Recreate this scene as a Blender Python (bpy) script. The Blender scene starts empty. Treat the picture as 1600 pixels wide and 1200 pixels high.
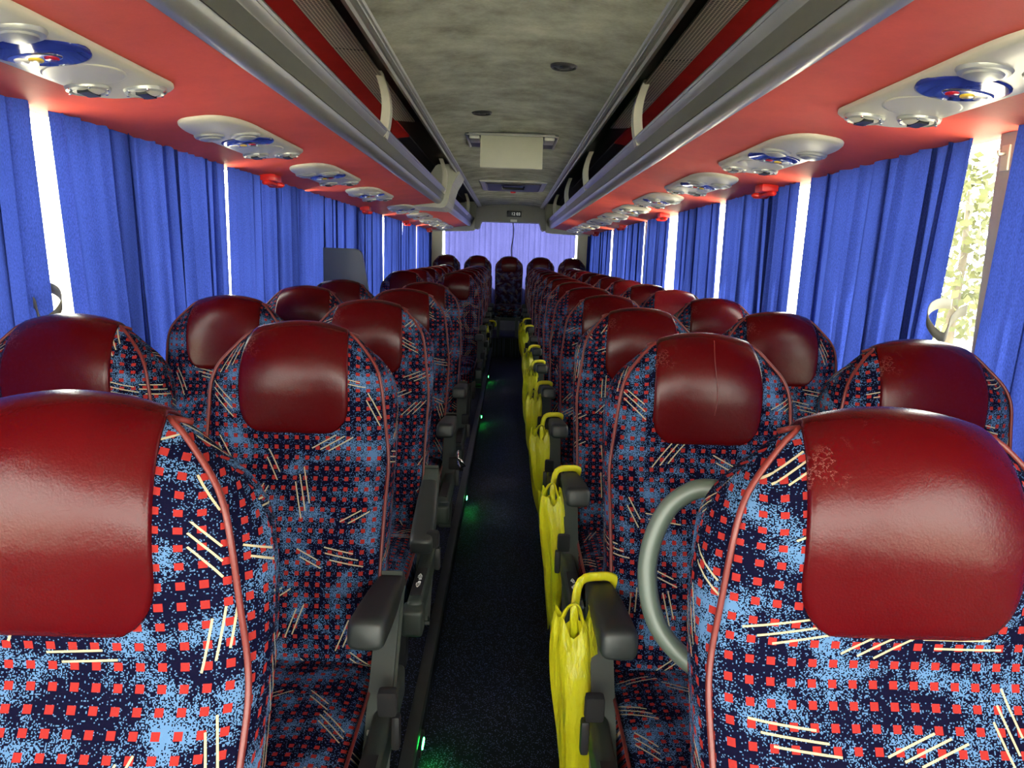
import bpy, bmesh, math, random
from mathutils import Vector, Matrix, Euler

random.seed(7)
sc = bpy.context.scene
COL = sc.collection
R = math.radians
CAMZ = 1.41          # camera height above the aisle floor
PLAT = 0.12          # seat platform height
# ------------------------------------------------------------------ camera
cd = bpy.data.cameras.new('camera')
cam = bpy.data.objects.new('camera', cd)
COL.objects.link(cam)
cd.sensor_width = 36.0
cd.lens = 1150 / 1600 * 36
cd.clip_start = 0.02
cd.clip_end = 500
cam.matrix_world = (Matrix.Translation((0.01, 0, CAMZ)) @ Matrix.Rotation(R(-0.45), 4, 'Z')
                    @ Matrix.Rotation(R(90 - 9.9), 4, 'X') @ Matrix.Rotation(R(1.8), 4, 'Z'))
sc.camera = cam
# ------------------------------------------------------------------ sky, sun, exposure
w = bpy.data.worlds.new('sky')
sc.world = w
w.use_nodes = True
bg = w.node_tree.nodes['Background']
bg.inputs[0].default_value = (1.0, 0.96, 0.88, 1)
bg.inputs[1].default_value = 15.0
sl = bpy.data.lights.new('sun', 'SUN')
sl.energy = 48.0
sl.angle = R(1.0)
sl.color = (1.0, 0.93, 0.82)
sun = bpy.data.objects.new('sun', sl)
COL.objects.link(sun)
# direction the light travels: from behind the bus (far end), from the right, downwards
sun.rotation_euler = Vector((-0.14, -0.80, -0.62)).to_track_quat('-Z', 'Y').to_euler()
sc.view_settings.view_transform = 'Standard'
sc.view_settings.look = 'None'
sc.view_settings.exposure = 0.6
sc.view_settings.gamma = 1.0
sc.view_settings.use_curve_mapping = False

# ------------------------------------------------------------------ material helpers
class NT:
    def __init__(s, name):
        s.m = bpy.data.materials.new(name)
        s.m.use_nodes = True
        s.t = s.m.node_tree
        s.b = s.t.nodes['Principled BSDF']
        s.out = s.t.nodes['Material Output']
    def n(s, typ, **kw):
        nd = s.t.nodes.new(typ)
        for k, v in kw.items():
            setattr(nd, k, v)
        return nd
    def l(s, a, b):
        s.t.links.new(a, b)
    def math(s, op, a, b=None, c=None):
        nd = s.n('ShaderNodeMath', operation=op)
        for i, v in enumerate((a, b, c)):
            if v is None: continue
            if hasattr(v, 'is_linked') or hasattr(v, 'links'): s.l(v, nd.inputs[i])
            else: nd.inputs[i].default_value = v
        return nd.outputs[0]
    def vmath(s, op, a, b=None, scale=None):
        nd = s.n('ShaderNodeVectorMath', operation=op)
        for i, v in enumerate((a, b)):
            if v is None: continue
            if hasattr(v, 'links'): s.l(v, nd.inputs[i])
            else: nd.inputs[i].default_value = v
        if scale is not None: nd.inputs['Scale'].default_value = scale
        return nd.outputs[0]
    def mix(s, fac, a, b):
        nd = s.n('ShaderNodeMix', data_type='RGBA')
        for i, v in ((0, fac), (6, a), (7, b)):
            if hasattr(v, 'links'): s.l(v, nd.inputs[i])
            elif i == 0: nd.inputs[0].default_value = v
            else: nd.inputs[i].default_value = (*v, 1)
        return nd.outputs[2]
    def noise(s, vec, scale, detail=3, rough=0.5):
        nd = s.n('ShaderNodeTexNoise')
        if vec is not None: s.l(vec, nd.inputs['Vector'])
        nd.inputs['Scale'].default_value = scale
        nd.inputs['Detail'].default_value = detail
        nd.inputs['Roughness'].default_value = rough
        return nd.outputs[0]
    def ramp(s, fac, p0, p1, c0=(0, 0, 0), c1=(1, 1, 1)):
        nd = s.n('ShaderNodeValToRGB')
        s.l(fac, nd.inputs[0])
        e = nd.color_ramp.elements
        e[0].position, e[1].position = p0, p1
        e[0].color, e[1].color = (*c0, 1), (*c1, 1)
        return nd.outputs[0]
    def bump(s, h, strength, dist=0.002):
        nd = s.n('ShaderNodeBump')
        nd.inputs['Strength'].default_value = strength
        nd.inputs['Distance'].default_value = dist
        s.l(h, nd.inputs['Height'])
        s.l(nd.outputs[0], s.b.inputs['Normal'])
    def obj(s):
        return s.n('ShaderNodeTexCoord').outputs['Object']
    def uv(s):
        return s.n('ShaderNodeTexCoord').outputs['UV']

def plain(name, col, rough=0.5, metal=0.0, var=0.12, scale=30, bump=0.0, spec=0.5):
    t = NT(name)
    o = t.obj()
    f = t.noise(o, scale, 4, 0.6)
    c = t.mix(f, tuple(max(0, v * (1 - var)) for v in col), tuple(min(1, v * (1 + var)) for v in col))
    t.l(c, t.b.inputs['Base Color'])
    t.b.inputs['Roughness'].default_value = rough
    t.b.inputs['Metallic'].default_value = metal
    t.b.inputs['Specular IOR Level'].default_value = spec
    if bump:
        t.bump(t.noise(o, scale * 12, 2), bump, 0.001)
    return t.m

def emis(name, col, strength):
    t = NT(name)
    t.b.inputs['Base Color'].default_value = (*col, 1)
    t.b.inputs['Emission Color'].default_value = (*col, 1)
    t.b.inputs['Emission Strength'].default_value = strength
    return t.m

M = {}
def make_fabric():
    t = NT('moquette')
    oi = t.n('ShaderNodeObjectInfo')
    comb = t.n('ShaderNodeCombineXYZ')
    t.l(t.math('MULTIPLY', oi.outputs['Random'], 17.3), comb.inputs[0])
    t.l(t.math('MULTIPLY', oi.outputs['Random'], 41.7), comb.inputs[1])
    uv = t.vmath('ADD', t.uv(), comb.outputs[0])
    # blue stipple clouds on navy
    cl = t.noise(uv, 14, 2.5, 0.55)
    dens = t.math('MULTIPLY_ADD', cl, 3.8, -1.72)
    dens = t.math('MAXIMUM', dens, 0.07)
    cell = t.vmath('FLOOR', t.vmath('SCALE', uv, scale=820))
    wn = t.n('ShaderNodeTexWhiteNoise', noise_dimensions='2D')
    t.l(cell, wn.inputs['Vector'])
    fac = t.math('LESS_THAN', wn.outputs['Value'], dens)
    base = t.mix(fac, (0.0020, 0.0018, 0.0100), (0.056, 0.118, 0.222))
    # red squares on a grid
    g = t.vmath('ADD', t.vmath('FRACTION', t.vmath('SCALE', uv, scale=1 / 0.0215)), (-0.5, -0.5, 0))
    sx = t.n('ShaderNodeSeparateXYZ')
    t.l(t.vmath('ABSOLUTE', g), sx.inputs[0])
    mx = t.math('MAXIMUM', sx.outputs[0], sx.outputs[1])
    sq = t.math('LESS_THAN', mx, 0.2)
    c2 = t.mix(sq, base, (0.19, 0.0155, 0.014))
    # cream dashes in groups of two or three
    p = t.vmath('SCALE', uv, scale=9.6)
    vo = t.n('ShaderNodeTexVoronoi', voronoi_dimensions='2D', feature='F1')
    vo.inputs['Scale'].default_value = 1.0
    vo.inputs['Randomness'].default_value = 0.75
    t.l(p, vo.inputs['Vector'])
    loc = t.vmath('SUBTRACT', p, vo.outputs['Position'])
    rot = t.n('ShaderNodeVectorRotate', rotation_type='Z_AXIS')
    t.l(loc, rot.inputs['Vector'])
    sc_ = t.n('ShaderNodeSeparateColor')
    t.l(vo.outputs['Color'], sc_.inputs[0])
    t.l(t.math('MULTIPLY', sc_.outputs[0], 6.2832), rot.inputs['Angle'])
    sl_ = t.n('ShaderNodeSeparateXYZ')
    t.l(rot.outputs[0], sl_.inputs[0])
    lx, ly = sl_.outputs[0], sl_.outputs[1]
    k = t.math('ROUND', t.math('DIVIDE', ly, 0.105))
    lxs = t.math('ADD', lx, t.math('MULTIPLY', k, 0.13))
    inlen = t.math('LESS_THAN', t.math('ABSOLUTE', lxs), t.math('MULTIPLY_ADD', sc_.outputs[2], 0.16, 0.22))
    inband = t.math('MULTIPLY', t.math('LESS_THAN', k, t.math('MULTIPLY_ADD', sc_.outputs[1], 1.6, 0.2)), t.math('GREATER_THAN', k, -1.5))
    fr = t.math('ABSOLUTE', t.math('SUBTRACT', t.math('DIVIDE', ly, 0.105), k))
    inline = t.math('LESS_THAN', fr, 0.115)
    keep = t.math('GREATER_THAN', sc_.outputs[2], 0.08)
    ln = t.math('MULTIPLY', t.math('MULTIPLY', inlen, inband), t.math('MULTIPLY', inline, keep))
    c3 = t.mix(ln, c2, (0.30, 0.26, 0.165))
    t.l(c3, t.b.inputs['Base Color'])
    t.b.inputs['Roughness'].default_value = 0.85
    t.b.inputs['Specular IOR Level'].default_value = 0.03
    t.bump(wn.outputs['Value'], 0.25, 0.001)
    return t.m
M['fabric'] = make_fabric()

def make_leather(name, col, seamy=False):
    t = NT(name)
    o = t.obj()
    f = t.noise(o, 9, 4, 0.6)
    c = t.mix(f, tuple(v * 0.82 for v in col), tuple(v * 1.2 for v in col))
    # fine pale scuffs
    vo = t.noise(o, 26, 6, 0.75)
    sc1 = t.ramp(t.math('ABSOLUTE', t.math('SUBTRACT', vo, 0.5)), 0.0, 0.012, (1, 1, 1), (0, 0, 0))
    patch = t.ramp(t.noise(o, 7, 2), 0.62, 0.72)
    c = t.mix(t.math('MULTIPLY', t.math('MULTIPLY', sc1, patch), 0.22), c, (0.75, 0.42, 0.36))
    t.l(c, t.b.inputs['Base Color'])
    t.b.inputs['Roughness'].default_value = 0.27
    t.b.inputs['Specular IOR Level'].default_value = 0.18
    b1 = t.math('ADD', t.noise(o, 420, 2), t.math('MULTIPLY', t.noise(o, 22, 3), 5.0))
    t.bump(b1, 0.18, 0.001)
    return t.m
M['leather'] = make_leather('burgundy_leather', (0.045, 0.0009, 0.0018))
M['leather_sunlit'] = make_leather('painted_sunlit_leather', (0.22, 0.012, 0.015))  # same burgundy leather, direct sunlight painted in as a brighter red
M['piping'] = plain('red_piping', (0.10, 0.010, 0.007), 0.5)

def make_felt(name, col, var, s1=4.0, rough=0.95):
    t = NT(name)
    o = t.obj()
    big = t.noise(o, s1, 5, 0.65)
    fib = t.noise(t.vmath('MULTIPLY', o, (90, 700, 90)), 1.0, 2)
    f = t.math('ADD', t.math('MULTIPLY', big, 0.75), t.math('MULTIPLY', fib, 0.25))
    c = t.ramp(f, 0.32, 0.68, tuple(v * (1 - var) for v in col), tuple(min(1, v * (1 + var)) for v in col))
    t.l(c, t.b.inputs['Base Color'])
    t.b.inputs['Roughness'].default_value = rough
    t.b.inputs['Specular IOR Level'].default_value = 0.1
    t.bump(fib, 0.3, 0.001)
    return t.m
M['ceil'] = make_felt('grey_ceiling_felt', (0.345, 0.35, 0.255), 0.50, 5.0)
M['red_felt'] = make_felt('red_rack_vinyl', (0.66, 0.10, 0.072), 0.10, 6.0, 0.6)
M['red_dark'] = make_felt('dark_red_lining', (0.45, 0.022, 0.018), 0.15, 6.0)
M['silver'] = plain('brushed_silver_trim', (0.26, 0.26, 0.22), 0.30, 0.35, 0.08, 20)
M['lip_dark'] = plain('dark_lip_insert', (0.105, 0.105, 0.085), 0.35, 0.2, 0.08, 20)
M['cream'] = plain('cream_plastic', (0.52, 0.50, 0.38), 0.38, 0, 0.05, 15)
M['cream2'] = plain('cream_grey_plastic', (0.40, 0.40, 0.30), 0.45, 0, 0.06, 15)
M['rail'] = plain('ceiling_rail_grey', (0.32, 0.32, 0.27), 0.4, 0.3, 0.06, 15)
M['green_grey'] = plain('green_grey_plastic', (0.024, 0.033, 0.027), 0.5, 0, 0.1, 20, 0.15)
M['grab'] = plain('grab_handle_plastic', (0.055, 0.072, 0.059), 0.45, 0, 0.06, 20)
M['pad'] = plain('armrest_rubber', (0.017, 0.021, 0.020), 0.5, 0, 0.12, 20, 0.1)
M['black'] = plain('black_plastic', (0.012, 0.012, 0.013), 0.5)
M['web'] = plain('black_webbing', (0.006, 0.006, 0.0065), 0.9, 0, 0.5, 400)
M['dark_metal'] = plain('dark_painted_metal', (0.03, 0.032, 0.034), 0.45, 0.4)
M['chrome'] = plain('chrome', (0.72, 0.72, 0.70), 0.18, 1.0, 0.03)
M['grey_metal'] = plain('grey_nozzle_metal', (0.36, 0.37, 0.33), 0.35, 0.4, 0.05)
M['lens'] = plain('blue_gloss_lens', (0.018, 0.03, 0.20), 0.08, 0, 0.05)
M['red_btn'] = plain('red_button', (0.40, 0.01, 0.02), 0.2)
M['yel_btn'] = plain('yellow_button', (0.85, 0.58, 0.05), 0.25)
M['wht_btn'] = plain('white_button', (0.8, 0.78, 0.66), 0.3)
M['red_plastic'] = plain('bright_red_plastic', (0.72, 0.02, 0.012), 0.35)
M['wall'] = plain('grey_wall_panel', (0.22, 0.22, 0.22), 0.7)
M['pillar'] = plain('grey_pillar_trim', (0.34, 0.33, 0.29), 0.6)
M['rubber'] = plain('black_window_rubber', (0.012, 0.012, 0.012), 0.6)
M['panel_blue'] = plain('slate_blue_laminate', (0.026, 0.036, 0.058), 0.35, 0, 0.05)
M['soffit'] = plain('olive_grey_soffit', (0.16, 0.16, 0.125), 0.5, 0, 0.08)
M['tieback'] = plain('grey_tieback_strap', (0.10, 0.095, 0.075), 0.7)
M['white_print'] = emis('pale_print', (0.7, 0.7, 0.66), 0.0)
M['clock'] = emis('clock_digits', (0.8, 0.85, 0.8), 0.25)
M['green_led'] = emis('green_led', (0.02, 1.0, 0.10), 60.0)
M['sticker'] = plain('pale_sticker', (0.6, 0.6, 0.5), 0.5)
M['edge_alu'] = plain('dark_aluminium_edge', (0.07, 0.075, 0.075), 0.4, 0.5)

def make_mesh_net():
    t = NT('metal_mesh')
    o = t.obj()
    g = t.vmath('FRACTION', t.vmath('MULTIPLY', o, (75, 75, 0)))
    s = t.n('ShaderNodeSeparateXYZ')
    t.l(g, s.inputs[0])
    a = t.math('LESS_THAN', s.outputs[0], 0.4)
    b = t.math('LESS_THAN', s.outputs[1], 0.4)
    c = t.mix(t.math('MAXIMUM', a, b), (0.03, 0.03, 0.025), (0.85, 0.82, 0.68))
    t.l(c, t.b.inputs['Base Color'])
    t.b.inputs['Roughness'].default_value = 0.5
    t.bump(t.math('MAXIMUM', a, b), 0.6, 0.002)
    return t.m
M['net'] = make_mesh_net()

def make_carpet():
    t = NT('speckled_navy_floor')
    o = t.obj()
    cell = t.vmath('FLOOR', t.vmath('SCALE', o, scale=420))
    wn = t.n('ShaderNodeTexWhiteNoise', noise_dimensions='2D')
    t.l(cell, wn.inputs['Vector'])
    c = t.mix(t.math('GREATER_THAN', wn.outputs['Value'], 0.92), (0.004, 0.005, 0.010), (0.13, 0.16, 0.34))
    t.l(c, t.b.inputs['Base Color'])
    t.b.inputs['Roughness'].default_value = 0.6
    t.b.inputs['Specular IOR Level'].default_value = 0.25
    return t.m
M['floor'] = make_carpet()

def make_curtain(name, col, tr):
    t = NT(name)
    o = t.obj()
    weave = t.noise(t.vmath('MULTIPLY', o, (420, 420, 170)), 1.0, 3)
    cl = t.noise(o, 2.5, 3)
    f = t.math('MULTIPLY_ADD', weave, 0.7, t.math('MULTIPLY', cl, 0.3))
    f = t.ramp(f, 0.3, 0.7)
    c = t.mix(f, tuple(v * 0.6 for v in col), tuple(min(1, v * 1.4) for v in col))
    d = t.n('ShaderNodeBsdfDiffuse')
    tl = t.n('ShaderNodeBsdfTranslucent')
    t.l(c, d.inputs[0])
    c2 = t.mix(f, tuple(v * 0.6 for v in tr), tuple(min(1, v * 1.4) for v in tr))
    t.l(c2, tl.inputs[0])
    mx = t.n('ShaderNodeMixShader')
    mx.inputs[0].default_value = 0.6
    t.l(d.outputs[0], mx.inputs[1])
    t.l(tl.outputs[0], mx.inputs[2])
    t.l(mx.outputs[0], t.out.inputs[0])
    return t.m
M['curtain'] = make_curtain('blue_curtain_cloth', (0.030, 0.05, 0.26), (0.0086, 0.0155, 0.083))
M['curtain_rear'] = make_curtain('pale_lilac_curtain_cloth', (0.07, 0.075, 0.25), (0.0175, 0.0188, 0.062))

def make_bag():
    t = NT('yellow_bag_film')
    o = t.obj()
    c = t.mix(t.noise(o, 20, 3), (0.60, 0.585, 0.010), (0.78, 0.75, 0.025))
    t.l(c, t.b.inputs['Base Color'])
    t.b.inputs['Roughness'].default_value = 0.28
    tl = t.n('ShaderNodeBsdfTranslucent')
    t.l(c, tl.inputs[0])
    mx = t.n('ShaderNodeMixShader')
    mx.inputs[0].default_value = 0.35
    t.l(t.b.outputs[0], mx.inputs[1])
    t.l(tl.outputs[0], mx.inputs[2])
    t.l(mx.outputs[0], t.out.inputs[0])
    t.bump(t.noise(t.vmath('MULTIPLY', o, (60, 60, 14)), 1.0, 4), 0.9, 0.012)
    return t.m
M['bag'] = make_bag()

def make_glass():
    t = NT('window_glass')
    tr = t.n('ShaderNodeBsdfTransparent')
    tr.inputs[0].default_value = (0.93, 0.96, 0.94, 1)
    gl = t.n('ShaderNodeBsdfGlossy')
    gl.inputs['Roughness'].default_value = 0.02
    lw = t.n('ShaderNodeLayerWeight')
    fac = t.math('MULTIPLY_ADD', t.math('POWER', lw.outputs['Facing'], 5.0), 0.5, 0.03)
    mx = t.n('ShaderNodeMixShader')
    t.l(fac, mx.inputs[0])
    t.l(tr.outputs[0], mx.inputs[1])
    t.l(gl.outputs[0], mx.inputs[2])
    t.l(mx.outputs[0], t.out.inputs[0])
    return t.m
M['glass'] = make_glass()
M['ground'] = plain('pale_gravel_ground', (0.46, 0.42, 0.34), 0.9, 0, 0.2, 3)
M['leaf'] = plain('dry_green_leaf', (0.075, 0.082, 0.022), 0.7, 0, 0.45, 3)
M['bark'] = plain('grey_bark', (0.09, 0.075, 0.05), 0.9, 0, 0.3, 12)
M['render_wall'] = plain('pale_render', (0.62, 0.58, 0.48), 0.9, 0, 0.08, 4)

# ------------------------------------------------------------------ mesh helpers
def mesh(name, verts, faces, smooth=True, uvs=None):
    me = bpy.data.meshes.new(name)
    me.from_pydata([tuple(v) for v in verts], [], faces)
    if smooth:
        me.polygons.foreach_set('use_smooth', [True] * len(me.polygons))
    if uvs is not None:
        ul = me.uv_layers.new(name='UVMap')
        for lp in me.loops:
            ul.data[lp.index].uv = uvs[lp.vertex_index]
    me.update()
    return me

def link(name, me, mat=None, parent=None, loc=None, rot=None):
    o = bpy.data.objects.new(name, me)
    COL.objects.link(o)
    if mat is not None and me is not None and len(me.materials) == 0:
        me.materials.append(mat)
    if parent is not None: o.parent = parent
    if loc is not None: o.location = loc
    if rot is not None: o.rotation_euler = rot
    return o

def empty(name, loc=(0, 0, 0), rot=(0, 0, 0)):
    o = bpy.data.objects.new(name, None)
    o.empty_display_size = 0.05
    COL.objects.link(o)
    o.location = loc
    o.rotation_euler = rot
    return o

def tag(o, label, cat=None, group=None, kind=None):
    o['label'] = label
    if cat: o['category'] = cat
    if group: o['group'] = group
    if kind: o['kind'] = kind
    return o

def from_bm(name, bm, smooth=True):
    me = bpy.data.meshes.new(name)
    bm.normal_update()
    bm.to_mesh(me)
    bm.free()
    if smooth:
        me.polygons.foreach_set('use_smooth', [True] * len(me.polygons))
        try: me.set_sharp_from_angle(angle=R(40))
        except Exception: pass
    return me

def box_me(name, x0, x1, y0, y1, z0, z1, bev=0.0, seg=2):
    bm = bmesh.new()
    r = bmesh.ops.create_cube(bm, size=1)
    for v in bm.verts:
        v.co = Vector(((x0 + x1) / 2 + v.co.x * (x1 - x0), (y0 + y1) / 2 + v.co.y * (y1 - y0), (z0 + z1) / 2 + v.co.z * (z1 - z0)))
    if bev:
        bmesh.ops.bevel(bm, geom=list(bm.edges), offset=bev, segments=seg, profile=0.6, affect='EDGES')
    return from_bm(name, bm, bool(bev))

def tube_me(name, pts, rad, n=8, closed=False, rx=None):
    """round (or flattened) tube along pts"""
    pts = [Vector(p) for p in pts]
    verts, faces = [], []
    up = Vector((0, 0, 1))
    N = len(pts)
    prev = None
    for i, p in enumerate(pts):
        a = pts[(i - 1) % N] if (closed or i > 0) else pts[i]
        b = pts[(i + 1) % N] if (closed or i < N - 1) else pts[i]
        d = (b - a).normalized()
        if prev is None:
            s = d.cross(up)
            if s.length < 0.05: s = d.cross(Vector((1, 0, 0)))
            s.normalize()
        else:
            s = (prev - d * prev.dot(d)).normalized()
        prev = s
        u = s.cross(d)
        r = rad[i] if isinstance(rad, (list, tuple)) else rad
        q = r if rx is None else rx
        for k in range(n):
            an = 2 * math.pi * k / n
            verts.append(p + s * (math.cos(an) * r) + u * (math.sin(an) * q))
    for i in range(N if closed else N - 1):
        j = (i + 1) % N
        for k in range(n):
            m_ = (k + 1) % n
            faces.append((i * n + k, i * n + m_, j * n + m_, j * n + k))
    if not closed:
        faces.append(tuple(range(n - 1, -1, -1)))
        faces.append(tuple((N - 1) * n + k for k in range(n)))
    return mesh(name, verts, faces)

def lathe_me(name, prof, n=20, axis='Z'):
    verts, faces = [], []
    for (r, z) in prof:
        for k in range(n):
            a = 2 * math.pi * k / n
            verts.append((r * math.cos(a), r * math.sin(a), z))
    for i in range(len(prof) - 1):
        for k in range(n):
            m_ = (k + 1) % n
            faces.append((i * n + k, i * n + m_, (i + 1) * n + m_, (i + 1) * n + k))
    faces.append(tuple(range(n - 1, -1, -1)))
    faces.append(tuple((len(prof) - 1) * n + k for k in range(n)))
    me = mesh(name, verts, faces)
    try: me.set_sharp_from_angle(angle=R(35))
    except Exception: pass
    return me

def extrude_profile(name, prof, y0, y1, close=True, ny=1, smooth=False):
    """(x,z) profile swept along y"""
    n = len(prof)
    verts, faces = [], []
    for j in range(ny + 1):
        y = y0 + (y1 - y0) * j / ny
        verts += [(x, y, z) for x, z in prof]
    for j in range(ny):
        for k in range(n if close else n - 1):
            m_ = (k + 1) % n
            faces.append((j * n + k, j * n + m_, (j + 1) * n + m_, (j + 1) * n + k))
    if close:
        faces.append(tuple(range(n)))
        faces.append(tuple(ny * n + k for k in range(n - 1, -1, -1)))
    me = mesh(name, verts, faces, smooth)
    bm = bmesh.new(); bm.from_mesh(me)
    bmesh.ops.recalc_face_normals(bm, faces=bm.faces)
    bm.to_mesh(me); bm.free()
    if smooth:
        try: me.set_sharp_from_angle(angle=R(35))
        except Exception: pass
    return me

def smooth_path(ctrl, n):
    """Catmull-Rom through ctrl (tuples), n samples per span"""
    P = [Vector(c) for c in ctrl]
    out = []
    for i in range(len(P) - 1):
        p0 = P[max(i - 1, 0)]; p1 = P[i]; p2 = P[i + 1]; p3 = P[min(i + 2, len(P) - 1)]
        for k in range(n):
            t = k / n
            out.append(0.5 * ((2 * p1) + (p2 - p0) * t + (2 * p0 - 5 * p1 + 4 * p2 - p3) * t * t + (3 * p1 - p0 - 3 * p2 + p3) * t ** 3))
    out.append(P[-1])
    return out

def text_me(name, body, size, depth=0.0005):
    cu = bpy.data.curves.new(name, 'FONT')
    cu.body = body
    cu.size = size
    cu.align_x = 'CENTER'
    cu.align_y = 'CENTER'
    cu.extrude = depth
    tmp = bpy.data.objects.new(name + '_tmp', cu)
    COL.objects.link(tmp)
    dg = bpy.context.evaluated_depsgraph_get()
    me = bpy.data.meshes.new_from_object(tmp.evaluated_get(dg))
    me.name = name
    me.materials.clear()
    bpy.data.objects.remove(tmp)
    return me

ORD = ['front', 'second', 'third', 'fourth', 'fifth', 'sixth', 'seventh', 'eighth', 'ninth', 'tenth', 'eleventh', 'twelfth', 'thirteenth', 'rear']

# ================================================================== SETTING
YF, YR = -1.55, 11.45            # windscreen plane / rear window plane
WX = 1.17                        # inner wall
ZT = CAMZ + 0.655                # ceiling height at its edge
ZRED = CAMZ + 0.33               # red panel at the wall

def structure(name, me, mat, label, parent=None):
    o = link(name, me, mat, parent)
    if parent is None:
        o['kind'] = 'structure'
    o['label'] = label
    return o

floor = structure('floor', box_me('floor', -1.3, 1.3, YF, YR + .1, -0.05, 0.0), M['floor'], 'dark navy speckled floor of the sunken aisle')
for sgn, nm in ((-1, 'left'), (1, 'right')):
    pl = structure('floor_%s' % nm, box_me('plat', min(sgn * 0.205, sgn * WX), max(sgn * 0.205, sgn * WX), -1.2, 10.3, 0.001, PLAT), M['floor'],
                   'raised seat platform on the %s of the aisle' % nm)
    tr = structure('trim_%d' % (1 if sgn < 0 else 2), box_me('edge', min(sgn * 0.200, sgn * 0.235), max(sgn * 0.200, sgn * 0.235), -1.2, 10.3, PLAT - 0.035, PLAT + 0.004, 0.003), M['edge_alu'],
                   'dark metal edging along the %s seat platform' % nm)
rp = structure('floor_rear', box_me('rearplat', -WX, WX, 10.30, YR, 0.001, PLAT + 0.14), M['floor'], 'raised step under the rear bench seats')

# ceiling: shallow arched panel
def ceil_me():
    n, verts, faces = 12, [], []
    ys = [YF + (10.6 - YF) * j / 24 for j in range(25)]
    for y in ys:
        for i in range(n + 1):
            x = -0.44 + 0.88 * i / n
            verts.append((x, y, ZT + 0.035 * (1 - (x / 0.44) ** 2)))
    for j in range(24):
        for i in range(n):
            a = j * (n + 1) + i
            faces.append((a, a + 1, a + n + 2, a + n + 1))
    return mesh('ceiling', verts, faces)
structure('ceiling', ceil_me(), M['ceil'], 'mottled grey felt ceiling over the aisle')
# outer roof skin closes the top of the bus
prof = [(-1.24, 0.7), (-1.27, 1.5), (-1.2, 2.1), (-0.9, 2.28), (0, 2.33), (0.9, 2.28), (1.2, 2.1), (1.27, 1.5), (1.24, 0.7)]
def roof_me():
    a = [(x, z) for x, z in [(-1.255, ZRED + 0.06), (-1.23, 2.1), (-0.95, 2.27), (0, 2.33), (0.95, 2.27), (1.23, 2.1), (1.255, ZRED + 0.06)]]
    b = [(x * 0.985, z - 0.02) for x, z in a][::-1]
    return extrude_profile('roof', a + b, YF, YR + 0.08)
structure('roof', roof_me(), M['wall'], 'outer roof shell of the coach')

# walls below the windows, window frames, pillars, panes
SILL = 0.72
PIL = {-1: [-1.45, 0.35, 2.30, 4.05, 5.75, 7.75, 9.65, 11.05], 1: [-1.45, 0.30, 1.82, 3.30, 4.70, 6.55, 8.60, 11.05]}
for sgn, nm in ((-1, 'left'), (1, 'right')):
    x0, x1 = sorted((sgn * WX, sgn * 1.25))
    structure('wall_%s' % nm, box_me('wall', x0, x1, YF, YR, 0.0, SILL), M['wall'], 'grey lower side wall of the coach on the %s' % nm)
    x0, x1 = sorted((sgn * 1.19, sgn * 1.25))
    structure('trim_%d' % (3 if sgn < 0 else 4), box_me('head', x0, x1, YF, YR, ZRED + 0.0, ZRED + 0.12), M['pillar'], 'header strip above the %s side windows' % nm)
    for i, y in enumerate(PIL[sgn]):
        x0, x1 = sorted((sgn * 1.185, sgn * 1.25))
        hw = 0.032 if i not in (7,) else 0.42
        structure('trim_%d' % ((10 if sgn < 0 else 20) + i), box_me('pillar', x0, x1, y - hw, y + hw, SILL, ZRED + 0.02, 0.006), M['pillar'],
                  'window pillar on the %s side, %s from the front' % (nm, ['first', 'second', 'third', 'fourth', 'fifth', 'sixth', 'seventh', 'rearmost'][i]))
    for i in range(len(PIL[sgn]) - 1):
        ya, yb = PIL[sgn][i] + 0.032, PIL[sgn][i + 1] - (0.032 if i < 6 else 0.42)
        x0, x1 = sorted((sgn * 1.222, sgn * 1.228))
        wn_ = structure('window_%d' % ((0 if sgn < 0 else 7) + i + 1), box_me('pane', x0, x1, ya, yb, SILL, ZRED + 0.01), M['glass'],
                        'side window glass on the %s behind the curtains, bay %d from the front' % (nm, i + 1))
        for nmz, (za, zb, yy0, yy1) in (('window_frame', (SILL, SILL + 0.03, ya, yb)), ('window_frame', (ZRED - 0.004, ZRED + 0.02, ya, yb))):
            link('window_frame', box_me('wf', min(sgn * 1.20, sgn * 1.235), max(sgn * 1.20, sgn * 1.235), yy0, yy1, za, zb), M['rubber'], wn_)
# rear: wall, window, corner posts
structure('wall_back', box_me('wb', -1.25, 1.25, YR, YR + 0.08, 0.0, 1.0), M['wall'], 'grey wall below the rear window')
structure('trim_41', box_me('rh', -1.25, 1.25, YR, YR + 0.08, ZRED + 0.32, 2.33), M['wall'], 'header above the rear window')
structure('window_15', box_me('rearpane', -1.05, 1.05, YR + 0.02, YR + 0.028, 1.0, ZRED + 0.32), M['glass'], 'rear window glass behind the pale lit curtain')
for sgn, nm in ((-1, 'left'), (1, 'right')):
    x0, x1 = sorted((sgn * 1.015, sgn * 1.19))
    structure('trim_%d' % (30 if sgn < 0 else 31), box_me('post', x0, x1, YR - 0.18, YR - 0.02, 0.9, ZRED + 0.05, 0.02), M['cream2'], 'cream corner post at the %s of the rear window' % nm)
# front: dash wall, windscreen and its frame (behind the camera; dash raised to cut light from below)
structure('wall_front', box_me('wf', -1.25, 1.25, YF - 0.08, YF, 0.0, 0.88), M['wall'], 'dark panel under the windscreen')
structure('window_16', box_me('windscreen', -1.2, 1.2, YF - 0.05, YF - 0.042, 0.88, 2.15), M['glass'], 'windscreen glass at the front of the coach')

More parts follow.
